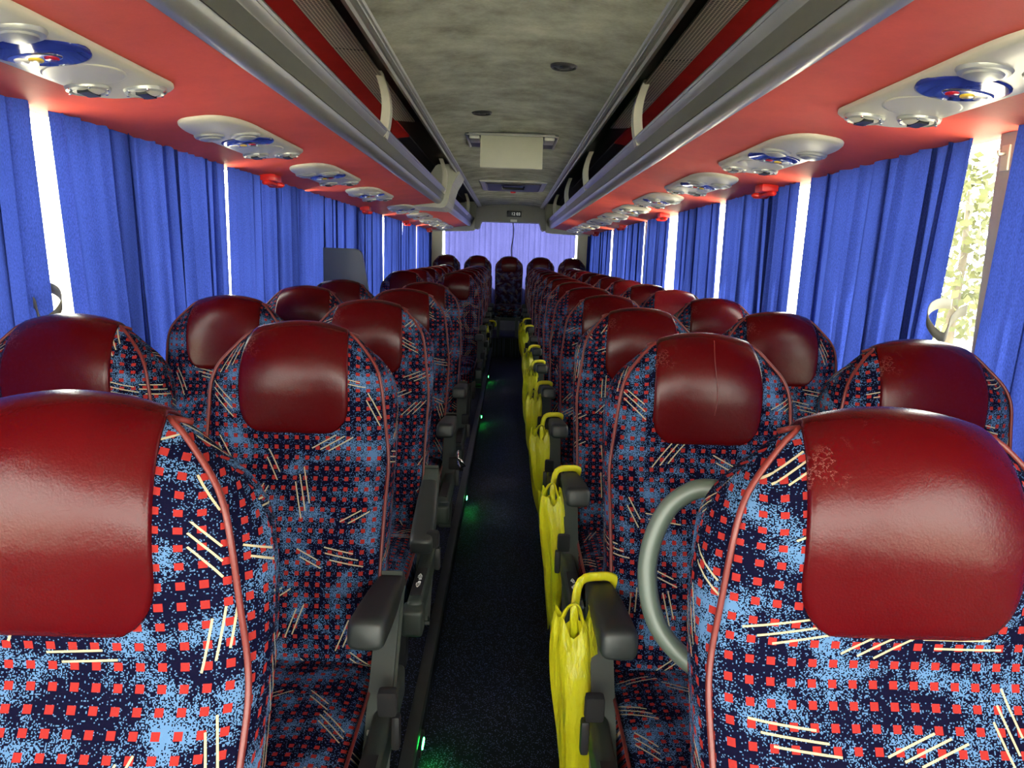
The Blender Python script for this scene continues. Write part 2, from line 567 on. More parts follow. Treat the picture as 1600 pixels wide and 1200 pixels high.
# rear soffit over the last row
def soffit_me():
    # outline in x,z: ceiling line, dropping to rack bottoms at the sides
    zt, zb = ZT + 0.035, CAMZ + 0.425
    top = [(-0.47, zt + .02), (0.47, zt + .02)]
    half = [(0.47, CAMZ + 0.5), (0.475, CAMZ + 0.42), (0.46, CAMZ + 0.40), (0.445, CAMZ + 0.41), (0.435, CAMZ + 0.44), (0.425, zb + 0.03)]
    o = [(0.47, zt)] + [(0.49, CAMZ + 0.5), (0.50, CAMZ + 0.36), (0.46, CAMZ + 0.345), (0.43, CAMZ + 0.37), (0.415, CAMZ + 0.43), (0.40, CAMZ + 0.455)]
    prof = o + [(-x, z) for x, z in reversed(o)]
    return extrude_profile('soffit', prof, 10.45, 10.75)
structure('trim_40', soffit_me(), M['soffit'], 'olive grey soffit across the rear of the ceiling')

# ================================================================== LUGGAGE RACKS
def rack(sgn, nm):
    Y0, Y1 = YF + 0.05, 10.75
    root = empty('luggage_rack', (sgn * 0.85, 0, CAMZ + 0.36))
    tag(root, 'long overhead luggage rack with red underside along the %s windows' % nm, 'luggage rack', 'overhead luggage racks')
    def part(name, me, mat, label=None):
        o = link(name, me, mat, root, loc=(-sgn * 0.85, 0, -(CAMZ + 0.36)))
        if label: o['label'] = label
        return o
    def P(pts): return [(sgn * x, CAMZ + z) for x, z in pts]
    # underside
    under = [(1.20, 0.325), (1.15, 0.322), (1.08, 0.333), (0.95, 0.352), (0.78, 0.376), (0.60, 0.40)]
    und = P(under) + P([(x, z + 0.02) for x, z in reversed(under)])
    part('underside_panel', extrude_profile('und', und, Y0, Y1, ny=12, smooth=True), M['red_felt'], 'red vinyl underside')
    # lip: silver moulded profile
    lip = [(0.605, 0.396), (0.585, 0.392), (0.565, 0.398), (0.553, 0.412), (0.547, 0.432), (0.543, 0.450), (0.540, 0.470),
           (0.535, 0.476), (0.528, 0.484), (0.522, 0.494), (0.530, 0.500), (0.545, 0.498), (0.556, 0.47), (0.575, 0.43), (0.605, 0.42)]
    part('lip_trim', extrude_profile('lip', P(lip), Y0, Y1, ny=4, smooth=True), M['silver'], 'silver moulded lip')
    part('lip_insert', extrude_profile('li', P([(0.5475, 0.424), (0.5385, 0.470), (0.536, 0.4705), (0.541, 0.445), (0.5445, 0.424)]), Y0, Y1, smooth=True), M['lip_dark'], 'dark grey strip along the lip')
    part('lip_bead', extrude_profile('bead', P([(0.522, 0.496), (0.518, 0.502), (0.522, 0.510), (0.532, 0.511), (0.537, 0.503), (0.532, 0.496)]), Y0, Y1, smooth=True), M['silver'])
    # rack floor
    part('rack_floor', extrude_profile('rf', P([(0.60, 0.425), (1.18, 0.36), (1.18, 0.372), (0.60, 0.437)]), Y0, Y1), M['red_dark'])
    # lining: red outer part, mesh, dark inner part, rear section with its shade painted black
    part('red_lining', extrude_profile('rl', P([(1.20, 0.50), (0.98, 0.68), (0.655, 0.725), (0.655, 0.735), (0.98, 0.70), (1.21, 0.52)]), Y0, 4.9), M['red_dark'], 'dark red lining')
    for a, b in ((Y0, 0.62), (0.63, 1.36), (1.37, 2.10), (2.11, 2.84), (2.85, 3.58), (3.59, 4.3)):
        part('mesh_panel', extrude_profile('net', P([(0.655, 0.722), (0.545, 0.716), (0.545, 0.724), (0.655, 0.73)]), a, b), M['net'], 'silvery metal mesh panel')
    part('dark_lining', extrude_profile('dl', P([(0.66, 0.737), (0.43, 0.735), (0.43, 0.745), (0.66, 0.747)]), Y0, Y1), M['black'])
    part('rear_lining', extrude_profile('rrl', P([(1.20, 0.50), (0.98, 0.68), (0.655, 0.725), (0.655, 0.735), (0.98, 0.70), (1.21, 0.52)]), 4.9, Y1), M['black'], 'lining of the rear section, its shade painted black')
    # side of rack against the wall
    part('outer_panel', extrude_profile('op', P([(1.20, 0.33), (1.22, 0.33), (1.22, 0.54), (1.20, 0.54)]), Y0, Y1), M['red_dark'])
    # ceiling rail
    rail = [(0.455, 0.645), (0.440, 0.640), (0.435, 0.650), (0.425, 0.648), (0.405, 0.655), (0.398, 0.664), (0.404, 0.672), (0.455, 0.70)]
    part('ceiling_rail', extrude_profile('rail', P(rail), Y0, 10.5, smooth=False), M['rail'], 'pale grey rail where rack meets ceiling')
    part('rail_groove', extrude_profile('rg', P([(0.416, 0.650), (0.4135, 0.6475), (0.411, 0.651), (0.4135, 0.6545)]), Y0, 10.5), M['silver'])
    cap = [(0.49, 0.36), (0.52, 0.335), (0.60, 0.325), (1.20, 0.305), (1.22, 0.54), (0.98, 0.72), (0.655, 0.76), (0.42, 0.76)]
    part('end_cap', extrude_profile('cap', P(cap), Y1, Y1 + 0.03), M['cream2'], 'cream end cap of the rack')
    # brackets
    ys = (0.6, 3.25, 6.05, 9.4) if sgn < 0 else (0.6, 3.25, 5.4, 7.2, 9.1)
    for y in ys:
        ctrl = [(0.528, 0.47), (0.513, 0.53), (0.508, 0.60), (0.520, 0.67), (0.548, 0.745)]
        pts = smooth_path([(x, z, 0) for x, z in ctrl], 5)
        a = [(p.x, p.y) for p in pts]
        b = [(p.x + 0.036, p.y + 0.012) for p in reversed(pts)]
        part('bracket', extrude_profile('br', P(a + b), y - 0.03, y + 0.03, smooth=True), M['cream'], 'cream curved rack bracket')
    return root, part, P
rackL, partL, PL = rack(-1, 'left')
rackR, partR, PR = rack(1, 'right')
# cream bulkhead dividing the left rack
blk = [(0.62, 0.365), (0.56, 0.36), (0.525, 0.372), (0.505, 0.41), (0.495, 0.47), (0.470, 0.55), (0.44, 0.60), (0.415, 0.65), (0.405, 0.69), (0.44, 0.71), (0.60, 0.70), (0.70, 0.55), (0.80, 0.37)]
me = extrude_profile('blk', PL(blk), 6.10, 6.75, smooth=False)
bm = bmesh.new(); bm.from_mesh(me); bmesh.ops.bevel(bm, geom=list(bm.edges), offset=0.008, segments=2, affect='EDGES'); bm.to_mesh(me); bm.free()
partL('rack_divider', me, M['cream2'], 'cream bulkhead dividing the left rack')

# ================================================================== SEATS
ZTOP = 1.13
def seat_front(z):
    pts = [(0.40, -0.150), (0.48, -0.163), (0.56, -0.160), (0.66, -0.138), (0.76, -0.100), (0.82, -0.068), (0.86, -0.050), (0.90, -0.0485), (0.95, -0.056), (1.00, -0.0595)]
    return interp(pts, z)
def seat_back(z):
    pts = [(0.40, -0.03), (0.60, 0.01), (0.80, 0.058), (0.92, 0.095), (1.00, 0.115)]
    return interp(pts, z)
def interp(pts, z):
    if z <= pts[0][0]: return pts[0][1]
    for i in range(len(pts) - 1):
        if z <= pts[i + 1][0]:
            p0 = pts[max(i - 1, 0)]; p1 = pts[i]; p2 = pts[i + 1]; p3 = pts[min(i + 2, len(pts) - 1)]
            t = (z - p1[0]) / (p2[0] - p1[0])
            m1 = (p2[1] - p0[1]) / (p2[0] - p0[0]) * (p2[0] - p1[0])
            m2 = (p3[1] - p1[1]) / (p3[0] - p1[0]) * (p2[0] - p1[0])
            return (2 * t ** 3 - 3 * t * t + 1) * p1[1] + (t ** 3 - 2 * t * t + t) * m1 + (-2 * t ** 3 + 3 * t * t) * p2[1] + (t ** 3 - t * t) * m2
    return pts[-1][1]
def seat_W(z):
    if z > 0.93:
        d = max(0.0, ZTOP - z) / 0.20
        d = min(1.0, d)
        return 0.098 + 0.107 * (1 - (1 - d) ** 2.5) ** 0.62
    return 0.205 - 0.010 * min(1, (0.93 - z) / 0.4)
# spine path: front bottom -> top -> back bottom: list of (y,z)
SP = []
NZ = 30
for i in range(NZ):
    z = 0.40 + (1.00 - 0.40) * i / NZ
    SP.append((seat_front(z), z))
NA = 24
YC, YA = (0.115 - 0.0595) / 2, (0.115 + 0.0595) / 2
for i in range(NA + 1):
    a = math.pi * i / NA
    c_ = math.cos(a)
    SP.append((YC - YA * math.copysign(abs(c_) ** 0.9, c_), 1.00 + 0.13 * math.sin(a) ** 0.95))
for i in range(1, 13):
    z = 1.00 - (1.00 - 0.40) * i / 12
    SP.append((seat_back(z), z))
SL = [0.0]
for i in range(1, len(SP)):
    SL.append(SL[-1] + math.hypot(SP[i][0] - SP[i - 1][0], SP[i][1] - SP[i - 1][1]))
def sp_at(s):
    s = max(0, min(SL[-1] - 1e-6, s))
    for i in range(len(SL) - 1):
        if SL[i + 1] >= s:
            t = (s - SL[i]) / (SL[i + 1] - SL[i])
            return (SP[i][0] + (SP[i + 1][0] - SP[i][0]) * t, SP[i][1] + (SP[i + 1][1] - SP[i][1]) * t)
def ymid(z):
    if z > 1.00: return YC
    return 0.5 * (seat_front(z) + seat_back(z))
def S(s, x, q=None, dz=0.0):
    y, z = sp_at(s)
    W = seat_W(z)
    if q is None: q = x / W
    q = max(-1, min(1, q))
    p = 3.6 - 0.9 * max(0, min(1, (z - 0.86) / 0.1))
    f = (1 - abs(q) ** p) ** (1 / p)
    ym = ymid(z)
    # front face slightly dished between the side bolsters
    bol = 0.010 * (abs(q) ** 2) * max(0, min(1, (0.95 - z) / 0.1)) if y < ym else 0
    wt = max(0.0, min(1.0, (z - 0.97) / 0.16))
    wt = wt * wt * (3 - 2 * wt)
    xx = min(abs(q * W), 0.14) / 0.1
    return Vector((q * W, ym + (y - bol - ym) * f, z + wt * (0.004 - 0.018 * xx * xx)))
S_TOP = SL[NZ + NA // 2]

def backrest_me():
    qs = [math.sin(math.pi / 2 * (-1 + 2 * i / 28)) for i in range(29)]
    verts, faces, uvs = [], [], []
    ss = SL
    for s in ss:
        row = [S(s, None, q) for q in qs]
        arc = [0.0]
        for i in range(1, len(row)): arc.append(arc[-1] + (row[i] - row[i - 1]).length)
        mid = arc[14]
        for i, v in enumerate(row):
            verts.append(v); uvs.append((arc[i] - mid, s))
    n = len(qs)
    for j in range(len(ss) - 1):
        for i in range(n - 1):
            a = j * n + i
            faces.append((a, a + 1, a + n + 1, a + n))
    # bottom cap
    faces.append(tuple(list(range(n - 1, -1, -1)) + [(len(ss) - 1) * n + i for i in range(n)]))
    return mesh('backrest', verts, faces, True, uvs)

def head_me():
    s0 = S_TOP - 0.268           # bottom edge on the front
    s1 = S_TOP + 0.14            # wraps down behind
    NS, NC = 36, 20
    rows = []
    for j in range(NS + 1):
        t = j / NS
        s = s0 + (s1 - s0) * (t ** 1.15)
        d = (s - s0)
        k = min(1.0, d / 0.075)
        corner = (1 - (1 - k) ** 2.6) ** (1 / 2.6)
        # half width: 108 mm at the middle, narrower at the top
        u = min(1.0, max(0.0, (s - (S_TOP - 0.16)) / 0.17))
        h = (0.1135 - 0.018 * u * u)
        h *= 0.35 + 0.65 * corner
        rows.append([(s, h * math.sin(math.pi / 2 * (-1 + 2 * i / NC))) for i in range(NC + 1)])
    base = [[S(s, x) for s, x in r] for r in rows]
    verts = []
    for j in range(NS + 1):
        for i in range(NC + 1):
            a = base[min(j + 1, NS)][i] - base[max(j - 1, 0)][i]
            b = base[j][min(i + 1, NC)] - base[j][max(i - 1, 0)]
            nrm = b.cross(a)
            nrm.normalize()
            e = min(1.0, min(i, NC - i) / 2.0, j / 2.0)
            verts.append(base[j][i] + nrm * (-0.003 + 0.0085 * e ** 0.5))
    faces = []
    n = NC + 1
    for j in range(NS):
        for i in range(NC):
            a = j * n + i
            faces.append((a, a + 1, a + n + 1, a + n))
    return mesh('headrest_cover', verts, faces)

def seat_piping_me(sg):
    pts = []
    s = 0.02
    while s < S_TOP - 0.005:
        y, z = sp_at(s)
        q = 0.955
        # near the top the piping swings out to the side
        k = max(0, (s - (S_TOP - 0.24)) / 0.24)
        k = min(1.0, max(0.0, (s - (S_TOP - 0.36)) / 0.34))
        q = 0.955 - 0.075 * math.sin(math.pi * k) ** 2 + 0.015 * k
        p = S(s, None, sg * q)
        ym = ymid(z)
        pts.append(p + Vector((sg * 0.002, -0.003, 0.0)))
        s += 0.022
    # small return loop over the shoulder
    pts.append(S(S_TOP + 0.03, None, sg * 0.97) + Vector((sg * 0.002, 0, 0.003)))
    return tube_me('piping', smooth_path(pts, 2), 0.0036, 6)

def cushion_shape():
    """rounded seat cushion, front edge rolled down"""
    NXc, NYc = 14, 16
    W, y0, y1, z0, z1 = 0.192, -0.585, -0.10, 0.295, 0.452
    verts, faces, uvs = [], [], []
    # cross loop in x-z for each y
    loop = []
    NL = 32
    for k in range(NL):
        a = 2 * math.pi * k / NL
        c, s_ = math.cos(a), math.sin(a)
        e = 2 / 5.0
        loop.append((math.copysign(abs(c) ** e, c), math.copysign(abs(s_) ** e, s_)))
    ys = []
    NYc = 14
    for j in range(NYc + 1):
        t = j / NYc
        ys.append(t)
    for j, t in enumerate(ys):
        # superellipse in y for end rounding
        u = -1 + 2 * t
        f = (1 - abs(u) ** 7) ** (1 / 7) if abs(u) < 1 else 0.0
        f = max(f, 0.55)
        y = y0 + (y1 - y0) * (0.5 + 0.5 * math.sin(math.pi / 2 * u))
        zc = (z0 + z1) / 2 + 0.012 * math.sin(math.pi * t) - 0.02 * max(0, 0.5 - t) * 1.0
        hz = (z1 - z0) / 2
        arc = 0
        for k, (c, s_) in enumerate(loop):
            x = W * (0.5 + 0.5 * f) * c
            z = zc + hz * f * s_ - (0.03 * max(0, 0.2 - t) / 0.2 if s_ > 0 else 0)
            verts.append((x, y, z))
            uvs.append((x if abs(c) < 0.98 else x + 0.0, (y if s_ > 0 else y) + (z - z1) * (1.0 if abs(c) > 0.9 else 0.3)))
    n = NL
    for j in range(NYc):
        for k in range(n):
            m_ = (k + 1) % n
            faces.append((j * n + m_, j * n + k, (j + 1) * n + k, (j + 1) * n + m_))
    faces.append(tuple(range(n)))
    faces.append(tuple(NYc * n + k for k in range(n - 1, -1, -1)))
    me = mesh('seat_cushion', verts, faces, True, uvs)
    return me
def cushion_piping_me(sg):
    pts = [(sg * 0.186, -0.115, 0.440), (sg * 0.191, -0.2, 0.446), (sg * 0.192, -0.35, 0.446), (sg * 0.191, -0.48, 0.438), (sg * 0.186, -0.56, 0.415), (sg * 0.18, -0.588, 0.36)]
    return tube_me('cpiping', smooth_path(pts, 4), 0.0036, 6)

def armpad_me():
    # along -y from the pivot at the origin, rounded nose, tapered
    secs = [(0.02, 0.022, 0.012, 0.0), (0.0, 0.025, 0.020, 0.0), (-0.06, 0.027, 0.025, -0.002), (-0.14, 0.031, 0.027, -0.004), (-0.22, 0.033, 0.028, -0.006), (-0.285, 0.0335, 0.028, -0.008), (-0.303, 0.033, 0.027, -0.009), (-0.312, 0.030, 0.024, -0.010), (-0.315, 0.024, 0.018, -0.010)]
    NL = 20
    verts, faces = [], []
    for (y, hx, hz, zo) in secs:
        for k in range(NL):
            a = 2 * math.pi * k / NL
            c, s_ = math.cos(a), math.sin(a)
            e = 2 / 4.2
            verts.append((hx * math.copysign(abs(c) ** e, c), y, zo + hz * math.copysign(abs(s_) ** e, s_)))
    for j in range(len(secs) - 1):
        for k in range(NL):
            m_ = (k + 1) % NL
            faces.append((j * NL + k, j * NL + m_, (j + 1) * NL + m_, (j + 1) * NL + k))
    faces.append(tuple(range(NL - 1, -1, -1)))
    faces.append(tuple((len(secs) - 1) * NL + k for k in range(NL)))
    me = mesh('armpad', verts, faces)
    return me

def bar_me(name, p0, p1, wx, wd, bev=0.006):
    """rectangular bar between two points in the y-z plane, width wx along x and depth wd"""
    p0, p1 = Vector(p0), Vector(p1)
    d = (p1 - p0)
    L = d.length
    d.normalize()
    u = Vector((1, 0, 0))
    v = d.cross(u)
    bm = bmesh.new()
    bmesh.ops.create_cube(bm, size=1)
    for q in bm.verts:
        c = q.co.copy()
        q.co = p0 + d * (L * (c.z + 0.5)) + u * (wx * c.x) + v * (wd * c.y)
    if bev: bmesh.ops.bevel(bm, geom=list(bm.edges), offset=bev, segments=2, affect='EDGES')
    return from_bm(name, bm)

SM = {'back': backrest_me(), 'head': head_me(), 'cush': cushion_shape(), 'pad': armpad_me()}
SM['back'].materials.append(M['fabric']); SM['cush'].materials.append(M['fabric'])
SM['head'].materials.append(M['leather'])
SM['head_b'] = SM['head'].copy(); SM['head_b'].materials.clear(); SM['head_b'].materials.append(M['leather_sunlit'])
SM['pad'].materials.append(M['pad'])
for sg in (-1, 1):
    SM['pip%d' % sg] = seat_piping_me(sg); SM['pip%d' % sg].materials.append(M['piping'])
    SM['cpip%d' % sg] = cushion_piping_me(sg); SM['cpip%d' % sg].materials.append(M['piping'])
    m = sg
    x = m * 0.214
    SM['sup%d' % m] = bar_me('sup', (x, -0.090, 0.61), (x, -0.36, 0.25), 0.030, 0.062, 0.008)
    SM['rail%d' % m] = box_me('rail', min(m * 0.205, m * 0.243), max(m * 0.205, m * 0.243), -0.60, -0.10, 0.355, 0.425, 0.014, 3)
    SM['knob%d' % m] = box_me('knob', min(m * 0.196, m * 0.250), max(m * 0.196, m * 0.250), -0.635, -0.575, 0.345, 0.415, 0.012, 3)
    SM['plate%d' % m] = box_me('plate', min(m * 0.209, m * 0.238), max(m * 0.209, m * 0.238), -0.565, -0.40, 0.4245, 0.4275)
    SM['buckle%d' % m] = box_me('buckle', min(m * 0.224, m * 0.260), max(m * 0.224, m * 0.260), -0.345, -0.320, 0.460, 0.510, 0.008, 2)
    SM['tongue%d' % m] = box_me('tongue', min(m * 0.250, m * 0.266), max(m * 0.250, m * 0.266), -0.346, -0.324, 0.395, 0.462, 0.006, 2)
SM['base'] = None
def base_me():
    bm = bmesh.new()
    for sx in (-0.13, 0.13):
        for y0, y1 in ((-0.46, -0.40), (-0.20, -0.14)):
            r = bmesh.ops.create_cube(bm, size=1)
            for v in r['verts']:
                v.co = Vector((sx + v.co.x * 0.04, (y0 + y1) / 2 + v.co.y * 0.06, 0.14 + v.co.z * 0.28))
        r = bmesh.ops.create_cube(bm, size=1)
        for v in r['verts']:
            v.co = Vector((sx + v.co.x * 0.04, -0.30 + v.co.y * 0.46, 0.265 + v.co.z * 0.05))
    r = bmesh.ops.create_cube(bm, size=1)
    for v in r['verts']:
        v.co = Vector((v.co.x * 0.40, -0.30 + v.co.y * 0.05, 0.25 + v.co.z * 0.05))
    return from_bm('base_frame', bm, False)
SM['base'] = base_me(); SM['base'].materials.append(M['dark_metal'])
SM['hinge'] = box_me('hinge', -0.19, 0.19, -0.13, -0.05, 0.30, 0.42, 0.01); SM['hinge'].materials.append(M['black'])
for m in (-1, 1):
    for k, mt in (('sup', 'green_grey'), ('rail', 'green_grey'), ('knob', 'green_grey'), ('plate', 'black'), ('buckle', 'web'), ('tongue', 'black')):
        SM['%s%d' % (k, m)].materials.append(M[mt])

def seat(X, Y, Z, label, aisle=0, tilt=8, bright=False, rec=0.0, group='coach seats'):
    """aisle: +1 the aisle is at +x (left seats), -1 at -x (right seats), 0 window seat"""
    root = empty('coach_seat', (X, Y, Z), (0, 0, 0))
    tag(root, label, 'seat', group)
    b = link('backrest', SM['back'], None, root)
    h = link('headrest_cover', SM['head_b'] if bright else SM['head'], None, root)
    h['label'] = 'burgundy leather headrest cover with sunlight painted in' if bright else 'burgundy leather headrest cover'
    p1 = link('piping', SM['pip1'], None, b); p2 = link('piping', SM['pip-1'], None, b)
    if rec:
        for o in (b, h):
            o.rotation_euler = (rec, 0, 0)
            # rotate about the hinge at z=.40
            o.location = Vector((0, 0, 0.40)) - Matrix.Rotation(rec, 3, 'X') @ Vector((0, 0, 0.40))
    c = link('seat_cushion', SM['cush'], None, root)
    link('piping', SM['cpip1'], None, c); link('piping', SM['cpip-1'], None, c)
    link('base_frame', SM['base'], None, root)
    link('hinge_bar', SM['hinge'], None, root)
    if aisle:
        m = aisle
        link('armrest_support', SM['sup%d' % m], None, root)
        pad = link('armrest', SM['pad'], None, root, (m * 0.212, -0.075, 0.602), (R(-tilt), 0, 0))
        sr = link('side_rail', SM['rail%d' % m], None, root)
        link('recline_knob', SM['knob%d' % m], None, root)
        link('number_plate', SM['plate%d' % m], None, root)
        bk = link('belt_buckle', SM['buckle%d' % m], None, root)
        link('belt_tongue', SM['tongue%d' % m], None, bk)
    return root

PITCH, D0 = 0.78, 0.77
def row_y(n): return D0 + PITCH * n
SEATS = {}
LT = {0: 8, 1: 9, 2: -24, 3: 6, 4: 6}
for n in range(0, 13):
    nm = ORD[n] + ' row'
    y = row_y(n)
    if n not in (5, 6):
        SEATS['La%d' % n] = seat(-0.43 if n else -0.435, y if n else 0.715, PLAT, 'patterned coach seat with burgundy headrest left of the aisle, %s' % nm, 1, LT.get(n, 8))
        if n > 0:
            SEATS['Lw%d' % n] = seat({1: -0.92, 3: -0.845}.get(n, -0.875), y, PLAT, 'patterned coach seat with burgundy headrest by the left windows, %s' % nm, 0)
    SEATS['Ra%d' % n] = seat(0.43, y if n else 0.755, PLAT, 'patterned coach seat with burgundy headrest right of the aisle, %s' % nm, -1, 8)
    if n > 0:
        br = (n == 4)
        SEATS['Rw%d' % n] = seat({1: 0.90, 2: 0.868}.get(n, 0.88), y, PLAT, ('patterned coach seat with burgundy headrest painted sunlit, by the right windows, %s' if br else
                                 'patterned coach seat with burgundy headrest by the right windows, %s') % nm, 0, 8, br)
for i, X in enumerate((-0.92, -0.46, 0.0, 0.46, 0.92)):
    SEATS['B%d' % i] = seat(X, row_y(13), PLAT + 0.14, 'patterned coach seat on the rear bench, ' + ['against the left wall', 'second from the left wall', 'at the end of the aisle', 'second from the right wall', 'against the right wall'][i])

# seat-number print on the second-row plates
def seat_text(key, body, m):
    me = text_me('print', body, 0.017)
    me.materials.append(M['white_print'])
    o = link('number_print', me, None, [c for c in SEATS[key].children if c.name.startswith('number_plate')][0])
    o.location = (m * 0.2235, -0.483, 0.4282)
    o.rotation_euler = (0, 0, R(90))
    o['label'] = 'small white seat numbers'
seat_text('La2', '<12o  o11>', 1)
seat_text('Ra2', '<10o  o9>', -1)

tg = link('metal_tongue', tube_me('mt', [(0.262, -0.36, 0.545), (0.262, -0.365, 0.515), (0.278, -0.370, 0.505), (0.290, -0.372, 0.485), (0.272, -0.37, 0.478), (0.262, -0.365, 0.505)], 0.004, 6), M['chrome'], SEATS['La3'])
tg['label'] = 'shiny metal belt tongue'
wt_ = link('white_tag', box_me('wtag', 0.197, 0.222, -0.30, -0.294, 0.392, 0.401, 0.001), M['wht_btn'], SEATS['La1'])
sm_ = link('leather_seam', tube_me('sm', [S(S_TOP - 0.20 + 0.17 * i / 14, 0.012 + 0.003 * math.sin(i * 0.5)) + Vector((0.0, -0.0057, 0.002)) for i in range(15)], 0.0011, 5), M['piping'], [c for c in SEATS['Ra1'].children if c.name.startswith('headrest')][0])
sm_['label'] = 'fine vertical split line in the leather'
# grab handle on the front right seat
def handle_me():
    pts = smooth_path([(-0.13, 0.135, 1.005), (-0.17, 0.15, 1.003), (-0.205, 0.155, 0.975), (-0.226, 0.15, 0.925), (-0.229, 0.14, 0.875), (-0.215, 0.125, 0.825), (-0.18, 0.105, 0.79), (-0.14, 0.085, 0.775)], 6)
    return tube_me('grab', pts, 0.0125, 12)
gh = link('grab_handle', handle_me(), M['grab'], SEATS['Ra0'])
gh['label'] = 'grey-green curved grab handle on the aisle side'

# ================================================================== CURTAINS
def curtain(side, y0t, y1t, y0b, y1b, X=1.150, z0=0.735, z1=None, amp=0.020, per=0.075, seed=0):
    rnd = random.Random(seed)
    z1 = z1 or ZRED + 0.035
    L = y1t - y0t
    n = max(24, int(L / per * 16))
    m = 8
    ph = rnd.random() * 6
    k1 = [rnd.uniform(0.75, 1.3) for _ in range(4)]
    verts, faces = [], []
    for j in range(m + 1):
        v = j / m                       # 0 top
        z = z1 + (z0 - z1) * v
        a0 = y0t + (y0b - y0t) * v
        a1 = y1t + (y1b - y1t) * v
        for i in range(n + 1):
            u = i / n
            s = u * L
            a = amp * (0.55 + 0.6 * v)
            x = (math.sin(2 * math.pi * s / per * k1[0] + ph + 0.8 * math.sin(s * 9 + ph)) * 0.55
                 + math.sin(2 * math.pi * s / (per * 2.1) * k1[1] + ph * 2 + 0.5 * v) * 0.55
                 + math.sin(2 * math.pi * s / (per * 0.47) + ph * 3) * 0.16 * (1.3 - v))
            fold = max(0.0, math.sin(2 * math.pi * s / (per * 4.3) + ph * 1.7) + 0.25)
            y = a0 + (a1 - a0) * u + (0.006 + 0.020 * fold * min(1, u * 8, (1 - u) * 8)) * math.sin(2 * math.pi * s / (per * 1.1) + ph + v * (0.8 + 0.6 * math.sin(s * 5)))
            verts.append((side * (X + a * x), y, z))
    for j in range(m):
        for i in range(n):
            a = j * (n + 1) + i
            faces.append((a, a + 1, a + n + 2, a + n + 1))
    me = mesh('curtain', verts, faces)
    o = link('window_curtain', me, M['curtain'])
    return o
CL = [(0.02, 0.55, 0.0, 0.55), (0.52, 1.80, 0.55, 1.86), (1.88, 2.965, 2.0, 2.99), (3.035, 4.115, 3.06, 4.125), (4.165, 5.4, 4.17, 5.4), (5.38, 6.60, 5.38, 6.60), (6.69, 7.79, 6.71, 7.79), (7.89, 8.90, 7.90, 8.90), (9.04, 10.0, 9.08, 10.0), (10.01, 10.72, 10.01, 10.72)]
CR = [(0.02, 0.45, 0.0, 0.45), (0.42, 1.665, 0.45, 1.745), (1.84, 2.80, 1.98, 2.82), (2.93, 3.88, 2.96, 3.86), (4.03, 4.99, 4.03, 4.99), (5.27, 6.10, 5.35, 6.12), (6.23, 7.15, 6.25, 7.15), (7.17, 8.05, 7.17, 8.05), (8.28, 9.4, 8.33, 9.4), (9.41, 10.70, 9.41, 10.70)]
for side, CC, nm in ((-1, CL, 'left'), (1, CR, 'right')):
    for i, (a, b, c, d) in enumerate(CC):
        a, b, c, d = [v * 1.03 if v > 0.8 else v for v in (a, b, c, d)]
        o = curtain(side, a, b, c, d, seed=i * 7 + (3 if side > 0 else 0))
        tag(o, 'pleated blue curtain over the %s windows, %s from the front' % (nm, ['first', 'second', 'third', 'fourth', 'fifth', 'sixth', 'seventh', 'eighth', 'ninth', 'tenth'][i]), 'curtain', 'blue side window curtains')
# rear curtains, two halves
def rear_curtain(x0, x1, seed):
    rnd = random.Random(seed)
    n, m = 90, 4
    verts, faces = [], []
    for j in range(m + 1):
        z = 2.02 + (0.55 - 2.02) * j / m
        for i in range(n + 1):
            u = i / n
            x = x0 + (x1 - x0) * u
            verts.append((x, 11.33 + 0.014 * math.sin(x * 70 + seed) + 0.006 * math.sin(x * 151), z))
    for j in range(m):
        for i in range(n):
            a = j * (n + 1) + i
            faces.append((a, a + 1, a + n + 2, a + n + 1))
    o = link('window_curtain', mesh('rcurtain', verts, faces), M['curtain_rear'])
    return o
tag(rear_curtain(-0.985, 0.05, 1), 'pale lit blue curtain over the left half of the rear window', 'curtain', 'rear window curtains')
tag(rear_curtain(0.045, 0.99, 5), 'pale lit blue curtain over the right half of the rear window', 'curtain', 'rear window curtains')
hk = empty('curtain_hook', (1.182, 1.815, CAMZ + 0.265))
tag(hk, 'small cream hook plate on the front right window pillar', 'hook')
link('hook_plate', box_me('hp', -0.004, 0.003, -0.014, 0.014, -0.03, 0.03, 0.002), M['cream'], hk)
link('hook_pin', tube_me('hpin', [(-0.003, 0, 0.01), (-0.018, 0, 0.008), (-0.020, 0, 0.018)], 0.004, 6), M['cream'], hk)
